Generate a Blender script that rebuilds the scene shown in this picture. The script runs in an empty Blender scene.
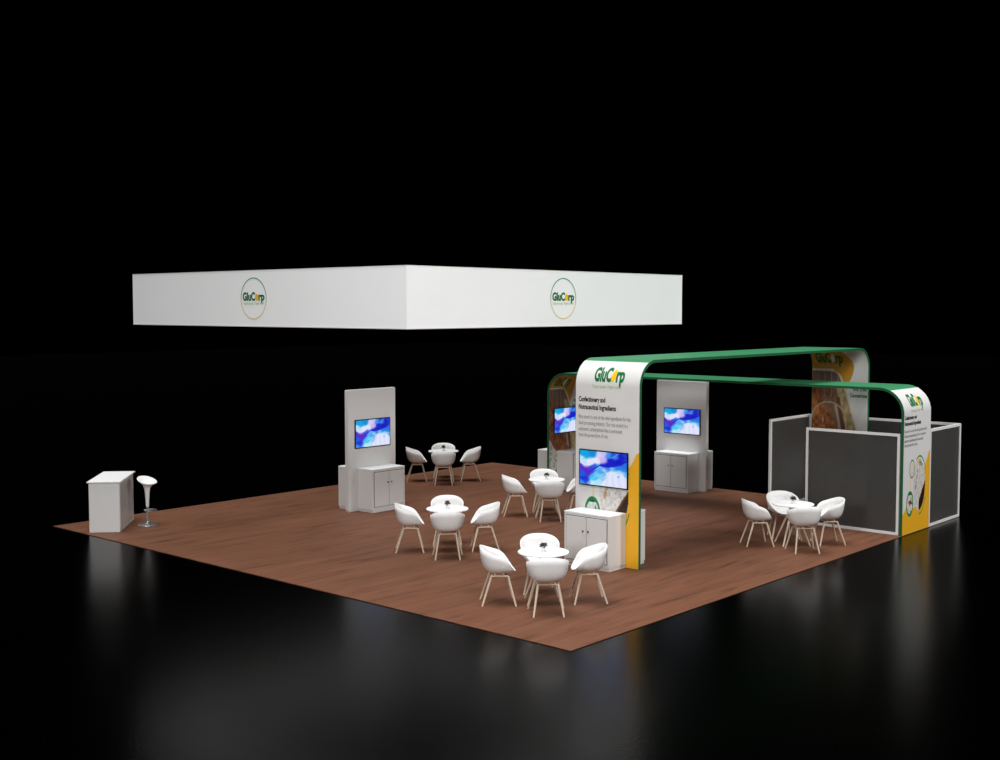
import bpy, bmesh, math, random
import numpy as np
from mathutils import Vector, Matrix

random.seed(4)
scene = bpy.context.scene
COL = scene.collection
PI = math.pi

# ------------------------------------------------------------------ helpers
def s2l(c):
    return tuple(((x/255)/12.92 if x/255 <= .04045 else ((x/255+.055)/1.055)**2.4) for x in c)

def mat(name, rgb, rough=.5, spec=.5, metal=0.0, noise=0.0, nscale=40, emit=0.0, coat=0.0):
    m = bpy.data.materials.new(name); m.use_nodes = True
    nt = m.node_tree; b = nt.nodes['Principled BSDF']
    c = s2l(rgb)
    b.inputs['Base Color'].default_value = (*c, 1)
    b.inputs['Roughness'].default_value = rough
    b.inputs['Specular IOR Level'].default_value = spec
    b.inputs['Metallic'].default_value = metal
    b.inputs['Coat Weight'].default_value = coat
    if noise:
        tc = nt.nodes.new('ShaderNodeTexCoord'); n = nt.nodes.new('ShaderNodeTexNoise')
        n.inputs['Scale'].default_value = nscale; n.inputs['Detail'].default_value = 4
        r = nt.nodes.new('ShaderNodeMapRange')
        r.inputs['From Min'].default_value = .3; r.inputs['From Max'].default_value = .7
        r.inputs['To Min'].default_value = 1-noise; r.inputs['To Max'].default_value = 1+noise*.5
        mx = nt.nodes.new('ShaderNodeMix'); mx.data_type = 'RGBA'; mx.blend_type = 'MULTIPLY'
        mx.inputs[0].default_value = 1
        mx.inputs[6].default_value = (*c, 1)
        nt.links.new(tc.outputs['Object'], n.inputs['Vector'])
        nt.links.new(n.outputs['Fac'], r.inputs['Value'])
        nt.links.new(r.outputs[0], mx.inputs[7])
        nt.links.new(mx.outputs[2], b.inputs['Base Color'])
    if emit:
        b.inputs['Emission Color'].default_value = (*c, 1)
        b.inputs['Emission Strength'].default_value = emit
    return m

class MB:
    def __init__(self): self.v = []; self.f = []; self.s = []
    def add(self, vs, fs, smooth=False):
        o = len(self.v); self.v += [tuple(p) for p in vs]
        self.f += [tuple(i+o for i in f) for f in fs]; self.s += [smooth]*len(fs)
        return self
    def box(self, x0, x1, y0, y1, z0, z1, bev=0.0):
        if bev:
            bm = bmesh.new(); bmesh.ops.create_cube(bm, size=1)
            for v in bm.verts:
                v.co = Vector(((x0+x1)/2+v.co.x*(x1-x0), (y0+y1)/2+v.co.y*(y1-y0), (z0+z1)/2+v.co.z*(z1-z0)))
            bmesh.ops.bevel(bm, geom=bm.edges[:], offset=bev, segments=2, affect='EDGES')
            bm.verts.index_update()
            self.add([v.co.copy() for v in bm.verts], [[v.index for v in f.verts] for f in bm.faces]); bm.free()
            return self
        v = [(x0,y0,z0),(x1,y0,z0),(x1,y1,z0),(x0,y1,z0),(x0,y0,z1),(x1,y0,z1),(x1,y1,z1),(x0,y1,z1)]
        return self.add(v, [(3,2,1,0),(4,5,6,7),(0,1,5,4),(1,2,6,5),(2,3,7,6),(3,0,4,7)])
    def lathe(self, prof, n=32, c=(0,0,0), smooth=True):
        vs = []; fs = []
        for r, z in prof:
            for k in range(n):
                a = 2*PI*k/n; vs.append((c[0]+r*math.cos(a), c[1]+r*math.sin(a), c[2]+z))
        m = len(prof)
        for j in range(m-1):
            for k in range(n):
                k2 = (k+1) % n
                fs.append((j*n+k, j*n+k2, (j+1)*n+k2, (j+1)*n+k))
        self.add(vs, fs, smooth)
        self.add(vs[:n], [tuple(reversed(range(n)))]); self.add(vs[-n:], [tuple(range(n))])
        return self
    def tube(self, pts, rad, n=10, closed=False):
        P = [Vector(p) for p in pts]; m = len(P)
        R = rad if isinstance(rad, (list, tuple)) else [rad]*m
        vs = []; fs = []; N = None
        for i in range(m):
            a = P[(i-1) % m] if (i or closed) else P[0]; b = P[(i+1) % m] if (i < m-1 or closed) else P[-1]
            d = (b-a).normalized()
            if N is None:
                N = d.orthogonal().normalized()
            N = (N-d*N.dot(d)).normalized(); B = d.cross(N)
            for k in range(n):
                t = 2*PI*k/n; vs.append(P[i]+(N*math.cos(t)+B*math.sin(t))*R[i])
        for i in range(m if closed else m-1):
            j = (i+1) % m
            for k in range(n):
                k2 = (k+1) % n; fs.append((i*n+k, i*n+k2, j*n+k2, j*n+k))
        self.add(vs, fs, True)
        if not closed:
            self.add(vs[:n], [tuple(reversed(range(n)))]); self.add(vs[-n:], [tuple(range(n))])
        return self
    def build(self, name, m, parent=None, loc=None):
        me = bpy.data.meshes.new(name); me.from_pydata(self.v, [], self.f)
        me.polygons.foreach_set('use_smooth', self.s); me.validate(); me.update()
        me.materials.append(m)
        o = bpy.data.objects.new(name, me); COL.objects.link(o)
        if parent: o.parent = parent
        if loc: o.location = loc
        return o

def tag(o, label=None, cat=None, group=None, kind=None):
    if label: o['label'] = label
    if cat: o['category'] = cat
    if group: o['group'] = group
    if kind: o['kind'] = kind
    return o

def thing(name, label, cat, loc=(0,0,0), rz=0.0, group=None):
    o = bpy.data.objects.new(name, None); COL.objects.link(o)
    o.empty_display_size = .1; o.location = loc; o.rotation_euler = (0,0,rz)
    return tag(o, label, cat, group)

def copy_tree(o, parent=None):
    c = o.copy(); COL.objects.link(c)
    if parent: c.parent = parent
    for ch in [x for x in bpy.data.objects if x.parent == o]: copy_tree(ch, c)
    return c

# ------------------------------------------------------------------ materials
def attr_mat(name, rough=.5, emit=0.0, spec=.4):
    m = bpy.data.materials.new(name); m.use_nodes = True; nt = m.node_tree
    b = nt.nodes['Principled BSDF']; a = nt.nodes.new('ShaderNodeAttribute'); a.attribute_name = 'Col'
    b.inputs['Roughness'].default_value = rough; b.inputs['Specular IOR Level'].default_value = spec
    if emit:
        b.inputs['Base Color'].default_value = (0,0,0,1)
        nt.links.new(a.outputs['Color'], b.inputs['Emission Color']); b.inputs['Emission Strength'].default_value = emit
    else:
        nt.links.new(a.outputs['Color'], b.inputs['Base Color'])
    return m

WHITE = mat('white_laminate', (226,225,223), .38, .5, noise=.03, nscale=60)
WTOP = mat('white_gloss_top', (242,242,242), .4, .2, noise=.05, nscale=45)
SHELL = mat('white_plastic', (228,227,226), .5, .25)
OAK = mat('pale_oak', (206,187,165), .5, .4, noise=.08, nscale=30)
DARK = mat('dark_gap', (45,42,40), .6)
BLACK = mat('black_plastic', (12,12,14), .35)
CHROME = mat('chrome', (170,170,172), .3, .5, .7)
GREEN = mat('green_band', (56,134,90), .55, .3)
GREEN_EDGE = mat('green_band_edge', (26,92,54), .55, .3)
TXT_GREEN = mat('logo_green', (14,112,58), .6, .2)
TXT_DARK = mat('heading_black', (42,40,42), .6, .2)
TXT_GREY = mat('body_grey', (128,126,126), .6, .2)
TXT_LIME = mat('tagline_lime', (158,190,110), .6, .2)
TXT_YEL = mat('logo_yellow', (250,196,18), .6, .2)
TXT_CREAM = mat('tagline_cream', (226,205,130), .6, .2)
TXT_WHITE = mat('logo_white', (235,230,222), .6, .2)
METAL_WHITE = mat('white_frame', (235,234,232), .35, .5)
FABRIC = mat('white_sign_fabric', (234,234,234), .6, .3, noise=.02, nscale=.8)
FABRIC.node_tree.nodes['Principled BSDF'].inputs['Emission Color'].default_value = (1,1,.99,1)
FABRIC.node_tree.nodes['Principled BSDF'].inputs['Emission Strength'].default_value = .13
FOLIAGE = mat('dark_foliage', (100,103,97), .6, .3, noise=.4, nscale=60)
POSTER = attr_mat('printed_poster', .42)
SCREEN = attr_mat('lit_screen', .3, 1.0)

def sign_ring_mat():
    m = bpy.data.materials.new('ring_gradient'); m.use_nodes = True; nt = m.node_tree
    b = nt.nodes['Principled BSDF']; tc = nt.nodes.new('ShaderNodeTexCoord'); sp = nt.nodes.new('ShaderNodeSeparateXYZ')
    cr = nt.nodes.new('ShaderNodeValToRGB')
    cr.color_ramp.elements[0].color = (*s2l((225,205,140)),1); cr.color_ramp.elements[1].color = (*s2l((95,160,125)),1)
    cr.color_ramp.elements[0].position = .3; cr.color_ramp.elements[1].position = .75
    nt.links.new(tc.outputs['Generated'], sp.inputs[0]); nt.links.new(sp.outputs['Z'], cr.inputs[0])
    nt.links.new(cr.outputs[0], b.inputs['Base Color']); b.inputs['Roughness'].default_value = .6
    return m
RING = sign_ring_mat()

def wood_mat():
    m = bpy.data.materials.new('walnut_planks'); m.use_nodes = True; nt = m.node_tree
    b = nt.nodes['Principled BSDF']; L = nt.links
    tc = nt.nodes.new('ShaderNodeTexCoord')
    br = nt.nodes.new('ShaderNodeTexBrick'); br.offset = .37; br.offset_frequency = 3
    br.inputs['Scale'].default_value = 1; br.inputs['Brick Width'].default_value = 1.9; br.inputs['Row Height'].default_value = .19
    br.inputs['Mortar Size'].default_value = .0025; br.inputs['Mortar Smooth'].default_value = .3
    br.inputs['Color1'].default_value = (*s2l((111,72,52)),1); br.inputs['Color2'].default_value = (*s2l((102,66,48)),1)
    br.inputs['Mortar'].default_value = (*s2l((86,54,39)),1)
    mp = nt.nodes.new('ShaderNodeMapping'); mp.inputs['Scale'].default_value = (.55, 5.5, 1)
    n1 = nt.nodes.new('ShaderNodeTexNoise'); n1.inputs['Scale'].default_value = 1.4; n1.inputs['Detail'].default_value = 6; n1.inputs['Roughness'].default_value = .62
    n1.inputs['Distortion'].default_value = .6
    mp2 = nt.nodes.new('ShaderNodeMapping'); mp2.inputs['Scale'].default_value = (2.2, 40, 1)
    n2 = nt.nodes.new('ShaderNodeTexNoise'); n2.inputs['Scale'].default_value = 1; n2.inputs['Detail'].default_value = 3
    r1 = nt.nodes.new('ShaderNodeValToRGB')
    e = r1.color_ramp.elements
    e[0].position = .30; e[0].color = (.52,.48,.46,1); e[1].position = .72; e[1].color = (1.12,1.12,1.12,1)
    k = r1.color_ramp.elements.new(.45); k.color = (.95,.94,.93,1)
    r2 = nt.nodes.new('ShaderNodeMapRange'); r2.inputs['From Min'].default_value=.3; r2.inputs['From Max'].default_value=.7
    r2.inputs['To Min'].default_value = .9; r2.inputs['To Max'].default_value = 1.07
    m1 = nt.nodes.new('ShaderNodeMix'); m1.data_type='RGBA'; m1.blend_type='MULTIPLY'; m1.inputs[0].default_value = 1
    m2 = nt.nodes.new('ShaderNodeMix'); m2.data_type='RGBA'; m2.blend_type='MULTIPLY'; m2.inputs[0].default_value = 1
    L.new(tc.outputs['Object'], br.inputs['Vector']); L.new(tc.outputs['Object'], mp.inputs[0]); L.new(tc.outputs['Object'], mp2.inputs[0])
    L.new(mp.outputs[0], n1.inputs['Vector']); L.new(mp2.outputs[0], n2.inputs['Vector'])
    L.new(n1.outputs['Fac'], r1.inputs[0]); L.new(n2.outputs['Fac'], r2.inputs['Value'])
    L.new(br.outputs['Color'], m1.inputs[6]); L.new(r1.outputs[0], m1.inputs[7])
    L.new(m1.outputs[2], m2.inputs[6]); L.new(r2.outputs[0], m2.inputs[7])
    L.new(m2.outputs[2], b.inputs['Base Color'])
    b.inputs['Roughness'].default_value = .62; b.inputs['Specular IOR Level'].default_value = .2
    return m

def black_floor_mat():
    m = bpy.data.materials.new('black_polished_floor'); m.use_nodes = True; nt = m.node_tree
    b = nt.nodes['Principled BSDF']; L = nt.links
    b.inputs['Base Color'].default_value = (0,0,0,1)
    b.inputs['Roughness'].default_value = .21; b.inputs['Specular IOR Level'].default_value = .10
    tc = nt.nodes.new('ShaderNodeTexCoord'); n = nt.nodes.new('ShaderNodeTexNoise'); n.inputs['Scale'].default_value = 26
    n.inputs['Detail'].default_value = 3
    bp = nt.nodes.new('ShaderNodeBump'); bp.inputs['Strength'].default_value = .06; bp.inputs['Distance'].default_value = .02
    L.new(tc.outputs['Object'], n.inputs['Vector']); L.new(n.outputs['Fac'], bp.inputs['Height']); L.new(bp.outputs[0], b.inputs['Normal'])
    return m

def frosted_mat():
    m = bpy.data.materials.new('smoked_frosted_glass'); m.use_nodes = True; nt = m.node_tree; L = nt.links
    b = nt.nodes['Principled BSDF']; out = nt.nodes['Material Output']
    tc = nt.nodes.new('ShaderNodeTexCoord'); n = nt.nodes.new('ShaderNodeTexNoise'); n.inputs['Scale'].default_value = 90; n.inputs['Detail'].default_value = 2
    cr = nt.nodes.new('ShaderNodeValToRGB'); cr.color_ramp.elements[0].position=.3; cr.color_ramp.elements[1].position=.75
    cr.color_ramp.elements[0].color = (.058,.057,.055,1); cr.color_ramp.elements[1].color = (.14,.138,.132,1)
    L.new(tc.outputs['Object'], n.inputs['Vector']); L.new(n.outputs['Fac'], cr.inputs[0]); L.new(cr.outputs[0], b.inputs['Base Color'])
    b.inputs['Roughness'].default_value = .33; b.inputs['Specular IOR Level'].default_value = .5
    rf = nt.nodes.new('ShaderNodeBsdfRefraction'); rf.inputs['Roughness'].default_value = .35; rf.inputs['IOR'].default_value = 1.08
    rf.inputs['Color'].default_value = (.55,.54,.53,1)
    mx = nt.nodes.new('ShaderNodeMixShader'); mx.inputs[0].default_value = .38
    L.new(b.outputs[0], mx.inputs[1]); L.new(rf.outputs[0], mx.inputs[2]); L.new(mx.outputs[0], out.inputs['Surface'])
    return m
FROST = frosted_mat()

# ------------------------------------------------------------------ setting
S = 12.2
fl = MB().box(0, S, 0, S, -.008, 0).build('floor', wood_mat()); tag(fl, kind='structure', label='square walnut-brown plank exhibition floor')
gr = MB(); gr.add([(-60,-60,-.009),(90,-60,-.009),(90,90,-.009),(-60,90,-.009)], [(0,1,2,3)])
g = gr.build('ground', black_floor_mat()); tag(g, kind='structure', label='polished black hall floor around the stand')

# ------------------------------------------------------------------ lettering
_cache = {}
def glyphs(text, bold=0.0, shear=0.0):
    key = (text, bold, shear)
    if key in _cache: return _cache[key]
    cu = bpy.data.curves.new('t', 'FONT'); cu.body = text; cu.size = 1; cu.offset = bold; cu.shear = shear
    cu.resolution_u = 3
    o = bpy.data.objects.new('t', cu); COL.objects.link(o)
    bpy.context.view_layer.update()
    dg = bpy.context.evaluated_depsgraph_get()
    me = bpy.data.meshes.new_from_object(o.evaluated_get(dg))
    vs = [(v.co.x, v.co.y) for v in me.vertices]; fs = [tuple(p.vertices) for p in me.polygons]
    bpy.data.objects.remove(o); bpy.data.meshes.remove(me); bpy.data.curves.remove(cu)
    _cache[key] = (vs, fs); return vs, fs

def put_text(name, text, x0, x1, base, cap, fmap, m, parent, bold=.0, drop=None, subdiv=0):
    """letter the text between x0 and x1 on baseline 'base' with capital height 'cap'; fmap(x,z)->3D"""
    vs, fs = glyphs(text, bold)
    xs = [v[0] for v in vs]; a, b = min(xs), max(xs); capu = .729
    P = [((v[0]-a)/(b-a)*(x1-x0)+x0, base+v[1]/capu*cap) for v in vs]
    if subdiv:
        bm = bmesh.new(); bv = [bm.verts.new((p[0],p[1],0)) for p in P]
        for f in fs:
            try: bm.faces.new([bv[i] for i in f])
            except ValueError: pass
        z0 = min(p[1] for p in P); z1 = max(p[1] for p in P)
        for k in range(1, subdiv):
            bmesh.ops.bisect_plane(bm, geom=bm.verts[:]+bm.edges[:]+bm.faces[:], plane_co=(0,z0+(z1-z0)*k/subdiv,0), plane_no=(0,1,0))
        bm.verts.index_update(); P = [(v.co.x, v.co.y) for v in bm.verts]; fs = [tuple(v.index for v in f.verts) for f in bm.faces]; bm.free()
    mb = MB(); mb.add([fmap(*p) for p in P], fs)
    return mb.build(name, m, parent)

def logo(x0, x1, base, cap, fmap, green, grain, tagm, parent, tag_box, subdiv=0, leaf=False):
    w = x1-x0
    put_text('logo_text', 'GluC', x0, x0+w*.575, base, cap, fmap, green, parent, .045, subdiv=subdiv)
    put_text('logo_text', 'rp', x0+w*.725, x1, base, cap, fmap, green, parent, .045, subdiv=subdiv)
    cx = x0+w*.648; cz = base+cap*.37; rx = w*.072; rz = cap*.43
    mb = MB(); NR = 18; rows = []
    for j in range(NR+1):
        q = -1+2*j/NR; hw = rx*math.sqrt(max(0, 1-q*q))*(1-(.35*q if leaf else 0)); sh = q*rx*(.40 if leaf else 0)
        zz = cz+q*rz*(1.05 if leaf else 1)+(cap*.05 if leaf else 0)
        rows += [fmap(cx+sh-hw, zz), fmap(cx+sh, zz), fmap(cx+sh+hw, zz)]
    mb.add(rows, [(3*j+i, 3*j+i+1, 3*j+i+4, 3*j+i+3) for j in range(NR) for i in range(2)])
    mb.build('logo_grain', grain, parent)
    put_text('tagline_text', 'Organic people. Organic world.', tag_box[0], tag_box[1], tag_box[2], tag_box[3], fmap, tagm, parent, .0)

# ------------------------------------------------------------------ painted surfaces
def vnoise(x, y, seed=0):
    xi = np.floor(x).astype(int); yi = np.floor(y).astype(int); xf = x-xi; yf = y-yi
    def h(a, b):
        n = (a*374761393+b*668265263+seed*2147483) & 0xffffffff
        n = ((n ^ (n >> 13))*1274126177) & 0xffffffff
        return ((n ^ (n >> 16)) & 0xffff)/65535.0
    u = xf*xf*(3-2*xf); v = yf*yf*(3-2*yf)
    return (h(xi,yi)*(1-u)+h(xi+1,yi)*u)*(1-v)+(h(xi,yi+1)*(1-u)+h(xi+1,yi+1)*u)*v
def fbm(x, y, seed=0, o=4):
    r = 0; a = .5
    for k in range(o): r = r+a*vnoise(x*2**k, y*2**k, seed+k*7); a *= .5
    return r/.94
def lin(a):
    a = np.clip(a, 0, 255)/255.0
    return np.where(a <= .04045, a/12.92, ((a+.055)/1.055)**2.4)

def painted(name, nx, nz, fpos, fcol, m, parent):
    """grid sheet; fpos(u,w)->3D, fcol(U,W)->Nx3 sRGB 0..255"""
    us = np.linspace(0,1,nx+1); ws = np.linspace(0,1,nz+1)
    U, W = np.meshgrid(us, ws); colr = lin(fcol(U.ravel(), W.ravel()))
    vs = [fpos(u, w) for w in ws for u in us]
    fs = [(j*(nx+1)+i, j*(nx+1)+i+1, (j+1)*(nx+1)+i+1, (j+1)*(nx+1)+i) for j in range(nz) for i in range(nx)]
    mb = MB(); mb.add(vs, fs, True); o = mb.build(name, m, parent)
    at = o.data.color_attributes.new('Col', 'FLOAT_COLOR', 'POINT')
    d = np.ones((len(vs),4)); d[:, :3] = colr; at.data.foreach_set('color', d.ravel())
    return o

def layer(C, mask, rgb):
    mk = np.clip(mask, 0, 1)[:, None]
    rgb = np.asarray(rgb, float)
    return C*(1-mk)+(rgb if rgb.ndim == 2 else rgb[None, :])*mk

# abstract blue marbling for the screens: warped colour wells
PTS = [(.12,.12,22,160,226),(.28,.08,20,140,215),(.05,.30,190,225,245),(.25,.30,226,228,246),(.42,.12,214,205,244),(.50,.05,200,190,240),
 (.50,.24,205,180,238),(.38,.30,232,228,248),(.62,.06,60,150,235),(.76,.12,70,120,230),(.72,.04,30,60,205),(.88,.10,24,28,190),(.97,.05,30,60,200),
 (.68,.25,28,30,195),(.82,.26,20,24,180),(.58,.36,24,40,205),(.50,.42,30,60,215),(.95,.30,40,110,220),
 (.03,.48,90,50,200),(.12,.55,96,40,200),(.18,.66,80,50,205),(.27,.58,70,60,215),(.34,.46,50,90,225),(.10,.42,200,210,244),
 (.05,.70,30,90,225),(.10,.85,24,50,205),(.05,.97,60,140,235),(.17,.93,40,80,215),
 (.40,.50,70,190,242),(.46,.60,60,160,236),(.38,.68,110,200,245),(.30,.78,60,190,240),(.25,.95,200,236,250),(.40,.92,170,228,248),(.48,.78,150,200,245),(.52,.50,190,220,248),
 (.60,.48,60,130,230),(.72,.44,120,190,244),(.80,.42,40,120,224),(.92,.48,46,120,224),(.97,.60,90,170,240),
 (.66,.62,226,232,250),(.60,.80,226,234,250),(.54,.95,214,230,250),(.70,.75,226,226,248),(.75,.95,230,232,250),(.82,.62,214,230,250),(.86,.60,120,200,240),
 (.88,.80,218,228,250),(.97,.90,220,228,250),(.94,.70,206,222,248),(.90,.58,230,236,252)]
def screen_col(U, W):
    V = 1-W
    wx = U+.05*(fbm(U*4, V*3, 3)-.5)+.010*np.sin(V*17+U*9); wy = V+.05*(fbm(U*5+9, V*3, 11)-.5)+.012*np.sin(U*15+2)
    P = np.array(PTS, float)
    d = (wx[:,None]-P[None,:,0])**2*1.5+(wy[:,None]-P[None,:,1])**2
    w = np.exp(-d*230)+1e-9
    C = (w@P[:,2:])/w.sum(1)[:,None]
    def band(xs, ys, hw, col, soft=.012):
        yy = np.interp(wx, xs, ys); h = np.interp(wx, xs, hw)
        return np.clip((h-np.abs(wy-yy))/soft, 0, 1)*(wx > xs[0])*(wx < xs[-1])
    C = layer(C, band([0,.10,.2,.3,.4],[.36,.42,.40,.36,.27],[.05,.03,.035,.05,.02],0)*.9, (218,226,248))
    C = layer(C, band([0,.07,.15,.22,.30,.42],[.45,.52,.64,.62,.50,.44],[.03,.05,.06,.05,.03,.01],0)*.9, (78,44,198))
    C = layer(C, band([.18,.32,.45,.6,.75,.9,1],[.66,.52,.40,.37,.36,.27,.2],[.012,.02,.028,.05,.06,.07,.02],0)*.9, (22,26,192))
    C = layer(C, band([.3,.42,.5,.58,.68],[.60,.45,.46,.53,.52],[.01,.02,.012,.01,.004],0)*.8, (176,226,250))
    C = layer(C, band([.15,.25,.36,.48,.6],[.98,.84,.74,.66,.60],[.03,.02,.02,.025,.01],0)*.7, (150,222,248))
    C = layer(C, band([.45,.52,.6,.66],[.98,.82,.68,.57],[.006,.012,.01,.004],0)*.8, (60,110,215))
    # pale peak at the lower right
    top = np.interp(wx, [.44,.52,.60,.67,.72,.78,.86,.93,1.0], [1.0,.84,.68,.55,.60,.63,.58,.62,.72])
    pk = np.clip((wy-top)/.012, 0, 1)
    C = layer(C, pk*.95, np.array([[226,231,250]])*np.ones((len(U),1))-np.outer(12*np.sin(wx*24)**2, (1,.9,.1)))
    C = layer(C, np.clip(1-np.sqrt(((wx-.84)/.03)**2+((wy-.69)/.045)**2), 0, .9), (40,160,225))
    C = layer(C, band([.78,.86,.93,1.0],[.53,.50,.54,.64],[.01,.02,.02,.02],0)*.8, (110,190,244))
    C = layer(C, band([.62,.74,.80,.86],[.17,.13,.06,.04],[.005,.02,.02,.01],0)*.8, (96,176,246))
    C = layer(C, band([.05,.15,.28,.36],[.27,.23,.20,.10],[.02,.03,.03,.01],0)*.6, (90,190,235))
    return C

def rice(U, Z, s=1.0, base=(214,210,205)):
    n = fbm(U*34*s, Z*26*s, 5, 3); n2 = fbm(U*90*s, Z*46*s, 9, 2)
    C = np.outer(.78+.30*n+.16*n2, base)
    return np.clip(C, 60, 242)

def poster_a(U, Z):
    """confectionery poster: U 0..1 across, Z in metres of the low arch"""
    C = np.tile(np.array([[226,224,222]], float), (len(U),1))
    n = fbm(U*6, Z*6, 2, 3); C *= (.985+.03*n)[:,None]
    zb = np.interp(U, [0,.07,.13,.30,.42,.62,.82,.9,.94,1.0], [.36,.42,.50,.46,.44,.80,1.20,1.32,1.40,1.44])
    C = layer(C, (Z < zb)*1.0, (240,178,38))
    sm = np.abs(Z-zb-.035) < .008
    C = layer(C, (sm & (U > .80) & (U < .93))*.5, (240,200,120))
    # large oval of rice with a dark bowl edge
    def ell(cx, cz, rx, rz): return np.sqrt(((U-cx)/rx)**2+((Z-cz)/rz)**2)
    e = ell(.60,.83,.225,.455)
    C = layer(C, ((e < 1.07)&(e > 1.0)&(Z > 1.16)&(U < .66))*1.0, (240,185,45))
    photo = rice(U, Z)
    kern = np.exp(-((U-.50-.25*(Z-.95))/.022)**2)*((Z > .72)&(Z < 1.12))
    photo = layer(photo, kern*.8*(fbm(U*30,Z*30,8,2) > .42), (165,115,70))
    bowl = .62+(U-.63)*1.49+.03*(fbm(U*14,Z*12,61,2)-.5)-Z
    photo = layer(photo, (bowl > .0)*1.0*(U > .60), (104,62,22))
    photo = layer(photo, (bowl > .05)*1.0*(U > .60), (40,26,18))
    photo = layer(photo, ((Z > 1.18)&(fbm(U*20,Z*20,4,2) > .5))*.7, (120,112,105))
    C = layer(C, (e < 1)*1.0, photo)
    a = np.abs(e-1.17) < .035
    C = layer(C, (a & (Z > 1.12) & (U > .48))*1.0, (20,140,85))
    C = layer(C, (a & (Z < .60) & (U > .62))*1.0, (40,150,80))
    # joining line and small ovals
    C = layer(C, ((np.abs(U-.275) < .008)&(Z > .75)&(Z < 1.02))*1.0, (232,196,60))
    r1 = ell(.322,1.157,.098,.172)
    C = layer(C, (r1 < 1)*1.0, (22,140,90)); p1 = rice(U,Z,1.6,(226,214,200)); C = layer(C, (r1 < .84)*1.0, p1)
    r2 = ell(.262,.536,.128,.232)
    C = layer(C, (r2 < 1)*1.0, (20,130,72))
    p2 = rice(U,Z,1.2,(214,218,212)); q = fbm(U*16,Z*13,31,2)
    p2 = layer(p2, ((q > .52)|(Z > .69))*1.0, (24,70,36)); p2 = layer(p2, ((q > .66))*1.0, (130,200,70))
    p2 = layer(p2, ((np.abs(Z-.55+.3*(U-.26)) < .022)&(U > .2)&(U < .33))*1.0, (190,60,45))
    C = layer(C, (r2 < .78)*1.0, p2)
    return C

def poster_b(U, Z):
    """rice drink poster: U 0..1 across, Z in metres of the tall arch"""
    C = np.tile(np.array([[222,222,218]], float), (len(U),1))
    sw = np.sin((U*1.4-Z*.5)*9)
    C *= (1-.03*(sw > .3))[:,None]
    ye = np.interp(Z, [2.0,2.30,2.56,2.70,2.83,2.97,3.137,3.3,3.8], [.60,.61,.69,.735,.755,.72,.63,.56,.5])
    C = layer(C, ((U < ye)&(Z > 2.30)&(U > np.interp(Z,[2.3,2.55,2.8],[.60,.53,.2])))*1.0, (196,140,34))
    C = layer(C, ((U < ye)&(Z > 2.70))*1.0, (196,140,34))
    edge = np.interp(Z, [.9,1.57,2.0,2.31,2.45,2.55,2.64,2.70,2.735], [.86,.79,.68,.60,.555,.52,.485,.44,.36])
    bot = np.interp(U, [0,.15,.35,.8], [1.36,1.06,.88,.7])
    inside = (U < edge)&(Z < 2.735)&(Z > bot)
    rim = (U < edge+.035)&(Z < 2.775)&(Z > bot)&~inside
    C = layer(C, rim*1.0, (214,208,192))
    n = fbm(U*9, Z*2.2, 41, 4); n2 = fbm(U*26, Z*12, 43, 3)
    P = np.outer(.55+.7*n2, (150,112,84))
    P = layer(P, (n > .52)*.75, (120,84,62)); 
    tt = np.clip((Z-2.35)/.3, 0, 1); P = layer(P, tt*.75*((U > .28)|(n2 > .5)), (92,90,90))
    P = layer(P, (np.abs(np.sin((U+.02*n)*26)) < .22)*(Z > 2.2)*.8, (176,140,112))
    # orange drink at the left
    oe = np.interp(Z, [1.0,1.5,1.9,2.2,2.5], [.62,.50,.30,.18,.05])
    P = layer(P, (U < oe-.04*n2)*.9, np.outer(.35+1.0*n2, (186,108,52)))
    # slanted pale grain strip
    ga = np.interp(Z, [.9,1.57,2.0,2.31,2.5], [.66,.58,.50,.45,.42])
    gb = np.interp(Z, [.9,1.57,2.0,2.31,2.5], [.9,.79,.70,.62,.50])
    P = layer(P, ((U > ga)&(U < gb)&(Z < 2.42))*.95, np.outer(.62+.65*n2, (190,168,122)))
    P = layer(P, ((np.abs(U-ga) < .035)&(Z < 2.2))*.8, (92,54,34))
    # glass rim
    gl = np.abs(np.sqrt(((U-.30)/.30)**2+((Z-1.75)/.34)**2)-1) < .05
    P = layer(P, (gl&(Z > 1.75)&(U < .55))*.8, (170,165,152))
    P = layer(P, ((np.abs(U-.43-(2.05-Z)*.16) < .022)&(Z < 2.05)&(Z > 1.1))*.8, (176,170,156))
    P = layer(P, ((np.abs(U-.2)*4+np.abs(Z-1.72) < .10))*.6, (220,190,170))
    C = layer(C, inside*1.0, P)
    low = (Z < bot)&(fbm(U*20,Z*14,51,3) > .55)
    return layer(C, low*.6, (150,150,118))

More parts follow.
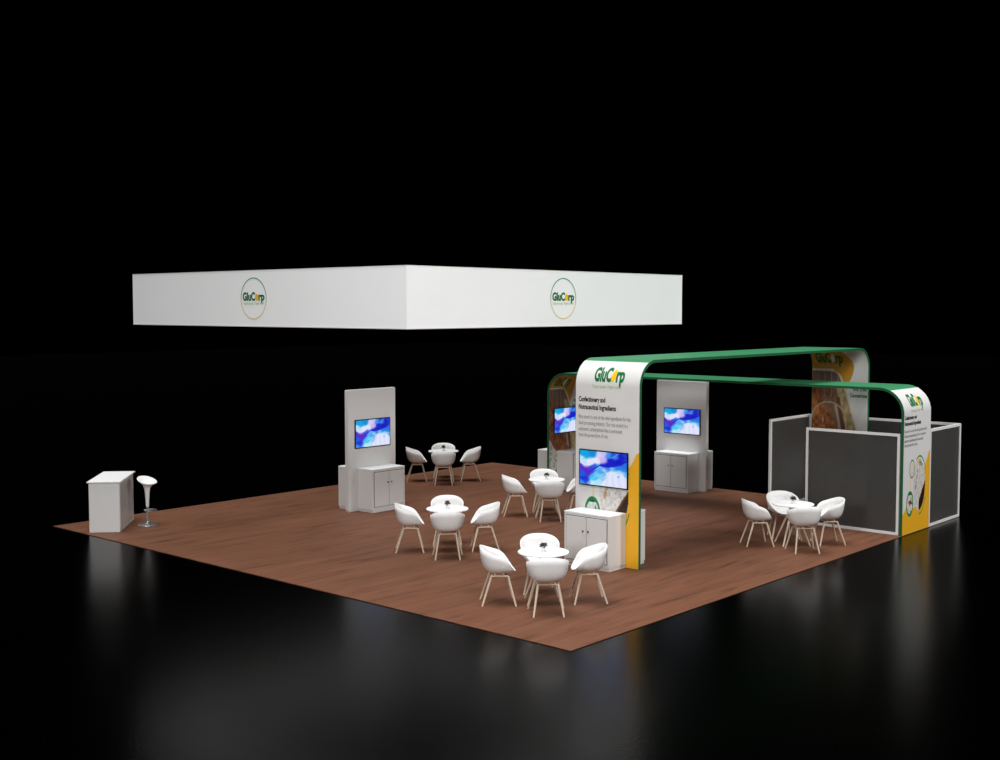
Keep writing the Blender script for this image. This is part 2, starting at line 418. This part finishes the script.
# ------------------------------------------------------------------ arches
TH = .045
def make_arch(name, label, W, HT, loc, rz, za, zbm, LSPAN, r, us=1.0, uo=0.0):
    root = thing(name, label, 'arch', loc, rz)
    def prof(side_off):
        R = r-side_off
        pts = [(side_off, 0)]
        for k in range(17):
            a = PI/2*k/16; pts.append((r-R*math.cos(a), HT-r+R*math.sin(a)))
        for k in range(17):
            a = PI/2*(1-k/16); pts.append((LSPAN-r+R*math.cos(a), HT-r+R*math.sin(a)))
        pts.append((LSPAN-side_off, 0)); return pts
    O = prof(0); I = prof(TH); n = len(O)
    mb = MB()
    faces = [(k, n+k, n+k+1, k+1) for k in range(n-1)]
    mb.add([(p[0],0,p[1]) for p in O]+[(p[0],W,p[1]) for p in O], faces, True)
    mb.add([(p[0],0,p[1]) for p in I]+[(p[0],W,p[1]) for p in I], [tuple(reversed(f)) for f in faces], True)
    mb.build('band', GREEN, root)
    eb = MB()
    def off(prof, d):
        return prof
    for y in (0, W):
        f2 = [(k, k+1, n+k+1, n+k) for k in range(n-1)]
        eb.add([(p[0],y,p[1]) for p in O]+[(p[0],y,p[1]) for p in I], f2 if y == 0 else [tuple(reversed(f)) for f in f2])
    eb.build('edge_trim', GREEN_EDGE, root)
    # printed outer poster: arc length s from the ground up, over 63 degrees of the bend
    def outer(s, d):
        if s <= HT-r: return (-d, s)
        a = (s-(HT-r))/r; return (r-(r+d)*math.cos(a), HT-r+(r+d)*math.sin(a))
    s_end = HT-r+r*math.radians(64)
    def fo(u, z, d=.006):
        x, zz = outer(z, d); return (x, W*(1-u), zz)
    def A(U, Wv):
        s = Wv*s_end
        zeff = za(s)
        return poster_a((U-uo)/us, zeff)
    painted('poster', 130, 330, lambda u, w: fo(.006+u*.988, .005+w*(s_end-.005), .003), A, POSTER, root)
    # printed inner poster on the far leg
    def inner(s, d):
        Ri = r-TH
        if s <= HT-r: return (LSPAN-TH-d, s)
        a = (s-(HT-r))/Ri; return (LSPAN-r+(Ri-d)*math.cos(a), HT-r+(Ri-d)*math.sin(a))
    s_in = HT-r+(r-TH)*math.radians(86)
    def fi(u, z, d=.006):
        x, zz = inner(z, d); return (x, W*(1-u), zz)
    painted('poster', 110, 280, lambda u, w: fi(.01+u*.98, .005+w*(s_in-.005), .003), lambda U, Wv: poster_b(U, zbm(Wv*s_in)), POSTER, root)
    return root, fo, fi

# tall arch in front, low arch crossing beneath it
LOWK = 1.165; LOWA = .156
arch1, fo1, fi1 = make_arch('display_arch', 'taller green-topped arch carrying the screen nearest the floor corner', 1.25, 3.235, (4.12,1.91,0), -.006,
                            lambda s: (s-LOWA)/LOWK, lambda s: s, 8.03, .42, 1.010, .012)
arch2, fo2, fi2 = make_arch('display_arch', 'lower green-topped arch ending at the floor edge beside the glass meeting room', 1.20, 2.62, (10.665,0.0,0), PI/2,
                            lambda s: s, lambda s: (s-.06)/.795, 8.11, .47)
def low(z): return (z-LOWA)/LOWK

def poster_a_text(root, fo, k, a, HT):
    Z = lambda z: a+k*z        # low-arch metres -> this arch
    cb = (HT-.4)
    logo(.262, .738, cb+.075, .235, fo, TXT_GREEN, TXT_YEL, TXT_LIME, root, (.243,.70,cb-.035,.055), subdiv=8, leaf=True)
    put_text('heading_text', 'Confectionery and', .024, .452, Z(2.063), .068*k, fo, TXT_DARK, root, .035)
    put_text('heading_text', 'Nutraceutical Ingredients', .024, .620, Z(1.958), .068*k, fo, TXT_DARK, root, .035)
    for t, x1, z in (('Rice starch is one of the vital ingredients for the', .848, 1.83), ('food processing industry. Our rice scratch is a', .806, 1.745),
                     ('polymeric carbohydrate that is extracted', .714, 1.661), ('from the purest form of rice.', .498, 1.580)):
        put_text('body_text', t, .026, x1, Z(z), .054*k, fo, TXT_GREY, root, .008)
poster_a_text(arch1, lambda u, z, d=.006: fo1(.985*u+.030, z, d), LOWK, LOWA, 3.22)
poster_a_text(arch2, fo2, 1.0, 0.0, 2.62)
def poster_b_text(root, fi, k, a, HT):
    Z = lambda z: a+k*z
    logo(.085, .560, HT-.4+.10, .24, fi, TXT_GREEN, TXT_WHITE, TXT_CREAM, root, (.13,.57,HT-.4+.02,.032), subdiv=8, leaf=True)
    put_text('product_text', 'Rice Drink', .735, .978, Z(2.345), .075*k, fi, TXT_GREEN, root, .04)
    put_text('product_text', 'Concentrate', .685, .978, Z(2.215), .075*k, fi, TXT_GREEN, root, .04)
poster_b_text(arch1, fi1, 1.0, 0.0, 3.22)
poster_b_text(arch2, fi2, .795, .06, 2.62)

# ------------------------------------------------------------------ free-standing panels
def tower(label, loc, rz, w):
    t = thing('media_tower', label, 'display tower', loc, rz)
    MB().box(-w/2, w/2, 0, .10, 0.03, 2.42, .006).build('panel', WHITE, t)
    MB().box(-w/2+.01, w/2-.01, .006, .094, 0, .03).build('plinth', WHITE, t)
    return t
tower('tall white display panel at the left, nearest the white reception counter', (5.265,9.215,0), 0, 1.28)
tower('tall white display panel standing at the back behind the crossing arches', (11.53,5.96,0), -PI/2, 1.30)

# ------------------------------------------------------------------ cabinets
def make_cabinet():
    c = thing('cabinet', '', 'cabinet')
    w = .44; d = .43; h = .86
    MB().box(-w, w, -d, 0, .05, h-.025, .004).build('body', WHITE, c)
    MB().box(-w-.002, w+.002, -d-.004, 0, h-.025, h, .004).build('top', WTOP, c)
    MB().box(-w+.012, w-.012, -d+.010, -.005, 0, .05).build('plinth', WHITE, c)
    MB().box(-.401, .401, -d-.003, -d+.004, .104, .806).build('door_gap', DARK, c)
    for s in (-1, 1):
        x0, x1 = (-.392, -.0045) if s < 0 else (.0045, .392)
        dr = MB().box(x0, x1, -d-.012, -d-.003, .113, .797, .002).build('door', WHITE, c)
        kx = s*.05
        kb = MB(); kb.lathe([(.003,0),(.006,.008),(.013,.014),(.015,.022),(.010,.028),(.001,.029)], 14)
        kb.v = [(kx+x, -d-.012-z, .581+y) for x, y, z in kb.v]
        kb.build('knob', BLACK, dr)
    return c
cab0 = make_cabinet()
CABS = [((4.112,2.59,0), -PI/2, 'white two-door cabinet under the screen nearest the floor corner'),
        ((4.170,2.565,0), PI/2, 'white cabinet behind the tall arch leg, only its side edge showing'),
        ((5.305,9.213,0), 0, 'white two-door cabinet in front of the left display panel'),
        ((5.26,9.317,0), PI, 'white cabinet behind the left display panel, only its side showing'),
        ((10.19,8.063,0), 0, 'white cabinet under the half-hidden screen of the low arch'),
        ((10.10,8.112,0), PI, 'white cabinet on the outer side of the low arch left leg'),
        ((11.528,5.93,0), -PI/2, 'white two-door cabinet in front of the rear display panel'),
        ((11.632,5.90,0), PI/2, 'white cabinet behind the rear display panel, a thin strip showing')]
for i, (l, r, lab) in enumerate(CABS):
    o = cab0 if i == 0 else copy_tree(cab0)
    o.location = l; o.rotation_euler = (0,0,r); o['label'] = lab; o['group'] = 'white two-door cabinets'

# ------------------------------------------------------------------ televisions
def make_tv():
    t = thing('television', '', 'television')
    w = .475; h = .287
    MB().box(-w, w, -.024, -.004, -h, h, .004).build('casing', BLACK, t)
    MB().box(-.2, .2, -.004, 0, -.15, .15).build('wall_mount', BLACK, t)
    sw = w-.019; sh = h-.019
    painted('screen', 150, 90, lambda u, v: (-sw+2*sw*u, -.0255, -sh+2*sh*v), screen_col, SCREEN, t)
    return t
tv0 = make_tv()
TVS = [((4.113,2.582,1.513), -PI/2, 'wall screen with blue marbled picture above the cabinet nearest the floor corner'),
       ((5.262,9.214,1.535), 0, 'wall screen with blue marbled picture on the left white display panel'),
       ((10.10,8.062,1.53), 0, 'blue marbled screen on the low arch, half hidden behind the tall leg'),
       ((11.529,5.925,1.525), -PI/2, 'wall screen with blue marbled picture on the rear white display panel')]
for i, (l, r, lab) in enumerate(TVS):
    o = tv0 if i == 0 else copy_tree(tv0)
    o.location = l; o.rotation_euler = (0,0,r); o['label'] = lab; o['group'] = 'wall screens with the same picture'

# ------------------------------------------------------------------ meeting-room partitions
def partition(label, p0, p1, z=1.81):
    p0 = Vector(p0); p1 = Vector(p1); d = p1-p0; L = d.length; ang = math.atan2(d.y, d.x)
    t = thing('partition_panel', label, 'partition', (p0.x,p0.y,0), ang, 'smoked glass partition panels')
    f = .048; y = .022
    fb = MB(); fb.box(0, f, -y, y, 0, z).box(L-f, L, -y, y, 0, z).box(f, L-f, -y, y, 0, f).box(f, L-f, -y, y, z-f, z)
    fb.build('frame', METAL_WHITE, t)
    MB().box(f, L-f, -.006, .006, f, z-f).build('glass', FROST, t)
partition('wide smoked glass partition panel behind the right-hand table', (9.52,1.89), (9.52,.08))
partition('smoked glass partition panel outermost on the right, along the floor edge', (10.69,.03), (12.19,.03))
partition('smoked glass partition panel across the rear of the meeting room', (12.178,.06), (12.178,3.15))
partition('smoked glass partition panel to the left of the meeting room opening', (10.48,3.18), (12.19,3.18))

# ------------------------------------------------------------------ chairs
def make_chair():
    c = thing('armchair', '', 'chair')
    nth = 44; nt = 14
    # rim as function of angle phi measured from the back (0) round to the front (pi)
    def rim(phi):
        a = abs(phi)/PI
        x = .282*abs(math.sin(phi))**.80*(1 if phi >= 0 else -1)
        if a > .55: x *= 1-.22*((a-.55)/.45)**1.0
        cy = -math.cos(phi); y = (.258 if cy < 0 else .238)*(abs(cy)**.85)*(1 if cy > 0 else -1)
        z = np.interp(a, [0,.12,.25,.40,.52,.62,.72,.82,.92,1.0], [.790,.783,.758,.718,.682,.625,.540,.478,.452,.448])
        return x, y, float(z)
    def surf(off):
        vs = []
        for j in range(nt+1):
            t = j/nt*PI/2
            v = 1-math.cos(t)**.58; h = math.sin(t)**.52*(.91+.09*v)
            for k in range(nth):
                phi = -PI+2*PI*k/nth
                x, y, z = rim(phi); 
                fo = 1-off/.29 if j else 1
                vs.append((x*h*fo, (y*h)*fo+.012*(1-h), .432+off*1.0*(1-v)+(z-.432)*v))
        return vs
    A = surf(0.0); B = surf(.013)
    fs = []
    for j in range(nt):
        for k in range(nth):
            k2 = (k+1) % nth; fs.append((j*nth+k, (j+1)*nth+k, (j+1)*nth+k2, j*nth+k2))
    n = len(A); mb = MB()
    rimf = [(nt*nth+k, n+nt*nth+k, n+nt*nth+(k+1) % nth, nt*nth+(k+1) % nth) for k in range(nth)]
    mb.add(A+B, fs+[tuple(n+i for i in reversed(f)) for f in fs]+rimf, True)
    mb.build('seat_shell', SHELL, c)
    fr = MB()
    TOP = {}
    for sx in (-1, 1):
        TOP[sx] = ((sx*.135,-.105,.398), (sx*.150,.120,.398))
        fr.tube([TOP[sx][0], TOP[sx][1]], .013, 10)
        for y in (-.055, .065): fr.tube([(sx*.145,y,.398),(sx*.135,y,.440)], .009, 8)
    fr.tube([(-.135,-.085,.398),(.135,-.085,.398)], .011, 8); fr.tube([(-.147,.095,.398),(.147,.095,.398)], .011, 8)
    fr.build('seat_frame', OAK, c)
    for sx in (-1, 1):
        for (tp, ft) in ((TOP[sx][0], (sx*.200,-.235,0)), (TOP[sx][1], (sx*.240,.222,0))):
            T = Vector(tp); F = Vector(ft); dy = 1 if tp[1] < 0 else -1
            MB().tube([T+Vector((0,dy*.02,0)), T, T+(F-T)*.04+Vector((0,-dy*.004,-.002)), T+(F-T)*.12, F], [.013,.0145,.016,.0165,.0125], 10).build('leg', OAK, c)
    return c
chair0 = make_chair()

def make_table():
    t = thing('round_table', '', 'table')
    zt = .70
    MB().lathe([(.335,-.022),(.345,-.020),(.352,-.012),(.353,-.006),(.349,0)], 56, (0,0,zt)).build('tabletop', WTOP, t)
    MB().box(-.055,.055,-.055,.055,zt-.075,zt-.022,.006).build('hub', OAK, t)
    for k in range(4):
        a = k*PI/2; ca, sa = math.cos(a), math.sin(a)
        MB().tube([(ca*.03,sa*.03,zt-.045),(ca*.33,sa*.33,0)], [.019,.014], 10).build('leg', OAK, t)
    return t
table0 = make_table()

def make_plant():
    t = thing('potted_plant', '', 'plant')
    MB().lathe([(.018,0),(.024,.004),(.030,.045),(.031,.05),(.027,.05)], 20).build('pot', SHELL, t)
    rnd = random.Random(2); mb = MB()
    for k in range(95):
        a = rnd.random()*2*PI; e = rnd.uniform(-.5,1.3); R = rnd.uniform(.008,.044)
        c = Vector((math.cos(a)*math.cos(e)*R, math.sin(a)*math.cos(e)*R, .085+math.sin(e)*R*.8))
        d = Vector((math.cos(a)*math.cos(e), math.sin(a)*math.cos(e), math.sin(e))); s = d.orthogonal().normalized()*.017
        u = d*.024; mb.add([c-u*.6, c+s, c+u, c-s], [(0,1,2,3)])
    mb.tube([(0,0,.04),(0,0,.09)], .004, 6)
    mb.build('foliage', FOLIAGE, t)
    return t
plant0 = make_plant()

GROUPS = [((1.61,1.75), 'the table nearest the floor corner'), ((3.28,5.20), 'the table before the left tower'),
          ((7.02,6.12), 'the table behind the tall arch leg'), ((9.02,10.88), 'the farthest table at back left'),
          ((7.56,1.12), 'the table before the glass partition')]
SEATS = [((-.44,-.43), 'turned back to camera at '), ((-.45,.43), 'on the left of '), ((.45,-.43), 'on the right of '), ((.44,.43), 'facing camera across ')]
first = True
for gi, ((gx, gy), nm) in enumerate(GROUPS):
    t = table0 if gi == 0 else copy_tree(table0)
    t.location = (gx, gy, 0); t['group'] = 'small round white tables'
    t['label'] = 'small round white cafe table, ' + nm.replace('the table ', 'the one ')
    p = plant0 if gi == 0 else copy_tree(plant0)
    p.location = (gx, gy, .70); p.rotation_euler = (0,0,gi*1.3); p['group'] = 'little table plants'
    p['label'] = 'little dark plant in white pot on ' + nm
    for (dx, dy), w in SEATS:
        c = chair0 if first else copy_tree(chair0); first = False
        c.location = (gx+dx, gy+dy, 0); c.rotation_euler = (0,0,math.atan2(dx, -dy))
        c['label'] = 'white tub armchair ' + w + nm; c['group'] = 'white tub armchairs'

# ------------------------------------------------------------------ reception counter and stool
ang = math.radians(47.8)
ct = thing('reception_counter', 'white rectangular reception counter at the far left corner of the floor', 'counter', (.104+.0, 11.084,0), ang)
# local x runs along the counter, local -y is its width
MB().box(0, 1.285, -.535, 0, 0, .900, .003).build('body', WHITE, ct)
sp = MB(); sp.box(.05, 1.235, -.540, -.534, .05, .86).build('side_panel', mat('satin_panel', (205,204,202), .25), ct)
MB().box(-.03, 1.37, -.56, .03, .900, .922, .004).build('top', WTOP, ct)

sx, sy = 1.24, 11.0
st = thing('bar_stool', 'white scoop-seat bar stool on a chrome base beside the reception counter', 'stool', (sx,sy,0), 0)
MB().lathe([(.19,0),(.192,.006),(.18,.014),(.06,.024),(.034,.04),(.026,.07)], 40).build('base', CHROME, st)
MB().lathe([(.024,.05),(.024,.36)], 20).build('gas_lift', CHROME, st)
def stool_seat():
    nth = 40; pr = [(.028,.34),(.034,.45),(.042,.58),(.055,.68),(.085,.735),(.135,.77),(.185,.80)]
    vs = []
    for r, z in pr:
        w = max(0, (z-.70)/.10)
        for k in range(nth):
            a = 2*PI*k/nth; up = (.5+.5*math.cos(a))
            vs.append((r*math.cos(a)*.95, r*math.sin(a)*1.0, z+w*(up**1.3)*.105-.02*w*(1-up)))
    m = len(pr); inner = [(.175,.805),(.13,.785),(.07,.768),(.001,.765)]
    for r, z in inner:
        w = max(0, min(1, (r)/.175))
        for k in range(nth):
            a = 2*PI*k/nth; up = (.5+.5*math.cos(a))
            vs.append((r*math.cos(a)*.95, r*math.sin(a)*1.0, z+w*w*(up**1.3)*.10-.02*w*(1-up)))
    fs = []
    for j in range(m+len(inner)-1):
        for k in range(nth):
            k2 = (k+1) % nth; fs.append((j*nth+k, j*nth+k2, (j+1)*nth+k2, (j+1)*nth+k))
    mb = MB(); mb.add(vs, fs, True); return mb
so = stool_seat().build('seat', SHELL, st); so.rotation_euler = (0,0,math.radians(95))
fr = MB(); cd = Vector((.66,-.75,0)).normalized()*.055
fr.tube([(cd.x+.115*math.cos(2*PI*k/28), cd.y+.115*math.sin(2*PI*k/28), .275) for k in range(28)], .008, 8, True)
fr.tube([(0,0,.275), tuple(cd-cd.normalized()*.115+Vector((0,0,.275)))], .008, 8)
fr.build('footrest', CHROME, st)

# ------------------------------------------------------------------ hanging sign
nx, ny, SZ, zb, zt = 1.235, 4.038, 7.318, 3.739, 4.652
hs = thing('hanging_sign', 'large square white fabric sign hanging above the stand with round logos', 'sign', (nx,ny,zb), 0)
hh = zt-zb; tk = .06
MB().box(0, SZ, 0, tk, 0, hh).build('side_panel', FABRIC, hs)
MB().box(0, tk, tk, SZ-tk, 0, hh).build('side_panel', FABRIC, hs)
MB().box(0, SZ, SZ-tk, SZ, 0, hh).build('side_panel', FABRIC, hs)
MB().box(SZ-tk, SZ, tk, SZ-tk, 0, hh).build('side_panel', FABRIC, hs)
rail = MB()
for z0 in (-.012, hh):
    rail.box(-.004, SZ+.004, -.004, tk+.004, z0, z0+.012); rail.box(-.004, SZ+.004, SZ-tk-.004, SZ+.004, z0, z0+.012)
    rail.box(-.004, tk+.004, tk, SZ-tk, z0, z0+.012); rail.box(SZ-tk-.004, SZ+.004, tk, SZ-tk, z0, z0+.012)
rail.build('frame', METAL_WHITE, hs)
def sign_logo(fmap):
    mb = MB(); N = 72; R = .348; T = .018
    vs = []
    for k in range(N):
        a = 2*PI*k/N
        for rr in (R, R-T): vs.append(fmap(rr*math.cos(a), rr*math.sin(a)))
    mb.add(vs, [(2*k, 2*k+1, (2*k+3) % (2*N), (2*k+2) % (2*N)) for k in range(N)])
    mb.build('logo_ring', RING, hs)
    logo(-.295, .295, -.030, .135, fmap, TXT_GREEN, TXT_YEL, TXT_LIME, hs, (-.28,.28,-.10,.045))
sign_logo(lambda x, z: (-.006, SZ*.4975-x, hh*.5+z+.0))
sign_logo(lambda x, z: (SZ*.501+x, -.006, hh*.5+z+.0))

# ------------------------------------------------------------------ light
w = bpy.data.worlds.new('black_hall'); scene.world = w; w.use_nodes = True
w.node_tree.nodes['Background'].inputs[0].default_value = (0,0,0,1)
w.node_tree.nodes['Background'].inputs[1].default_value = 0
def area(name, loc, target, size, power, col=(1,1,1)):
    l = bpy.data.lights.new(name, 'AREA'); l.shape = 'SQUARE'; l.size = size; l.energy = power; l.color = col
    o = bpy.data.objects.new(name, l); COL.objects.link(o); o.location = loc
    d = Vector(target)-Vector(loc); o.rotation_euler = d.to_track_quat('-Z','Y').to_euler(); return o
def sun(name, rot, strength, angle):
    l = bpy.data.lights.new(name, 'SUN'); l.energy = strength; l.angle = angle
    o = bpy.data.objects.new(name, l); COL.objects.link(o); o.rotation_euler = rot; o.location = (0,0,14)
sun('overhead_sun', (math.radians(-6), math.radians(-4), 0), 3.1, math.radians(35))
area('key_light', (-5,-7,12), (4,4,0), 4, 1150)
area('left_light', (-14,-3,6.5), (4,6,1.5), 3, 1200)
area('right_light', (13,-13,9), (9,2,1.5), 3, 1450)

# ------------------------------------------------------------------ camera
cam = bpy.data.cameras.new('camera'); co = bpy.data.objects.new('camera', cam); COL.objects.link(co)
cam.sensor_width = 36; cam.lens = 1197.07/1000*36; cam.clip_end = 300
co.location = (-10.9729,-8.5983,4.042)
co.rotation_euler = (PI/2-.0603, 0, .7249-PI/2)
scene.camera = co
scene.view_settings.view_transform = 'Standard'
scene.view_settings.look = 'None'
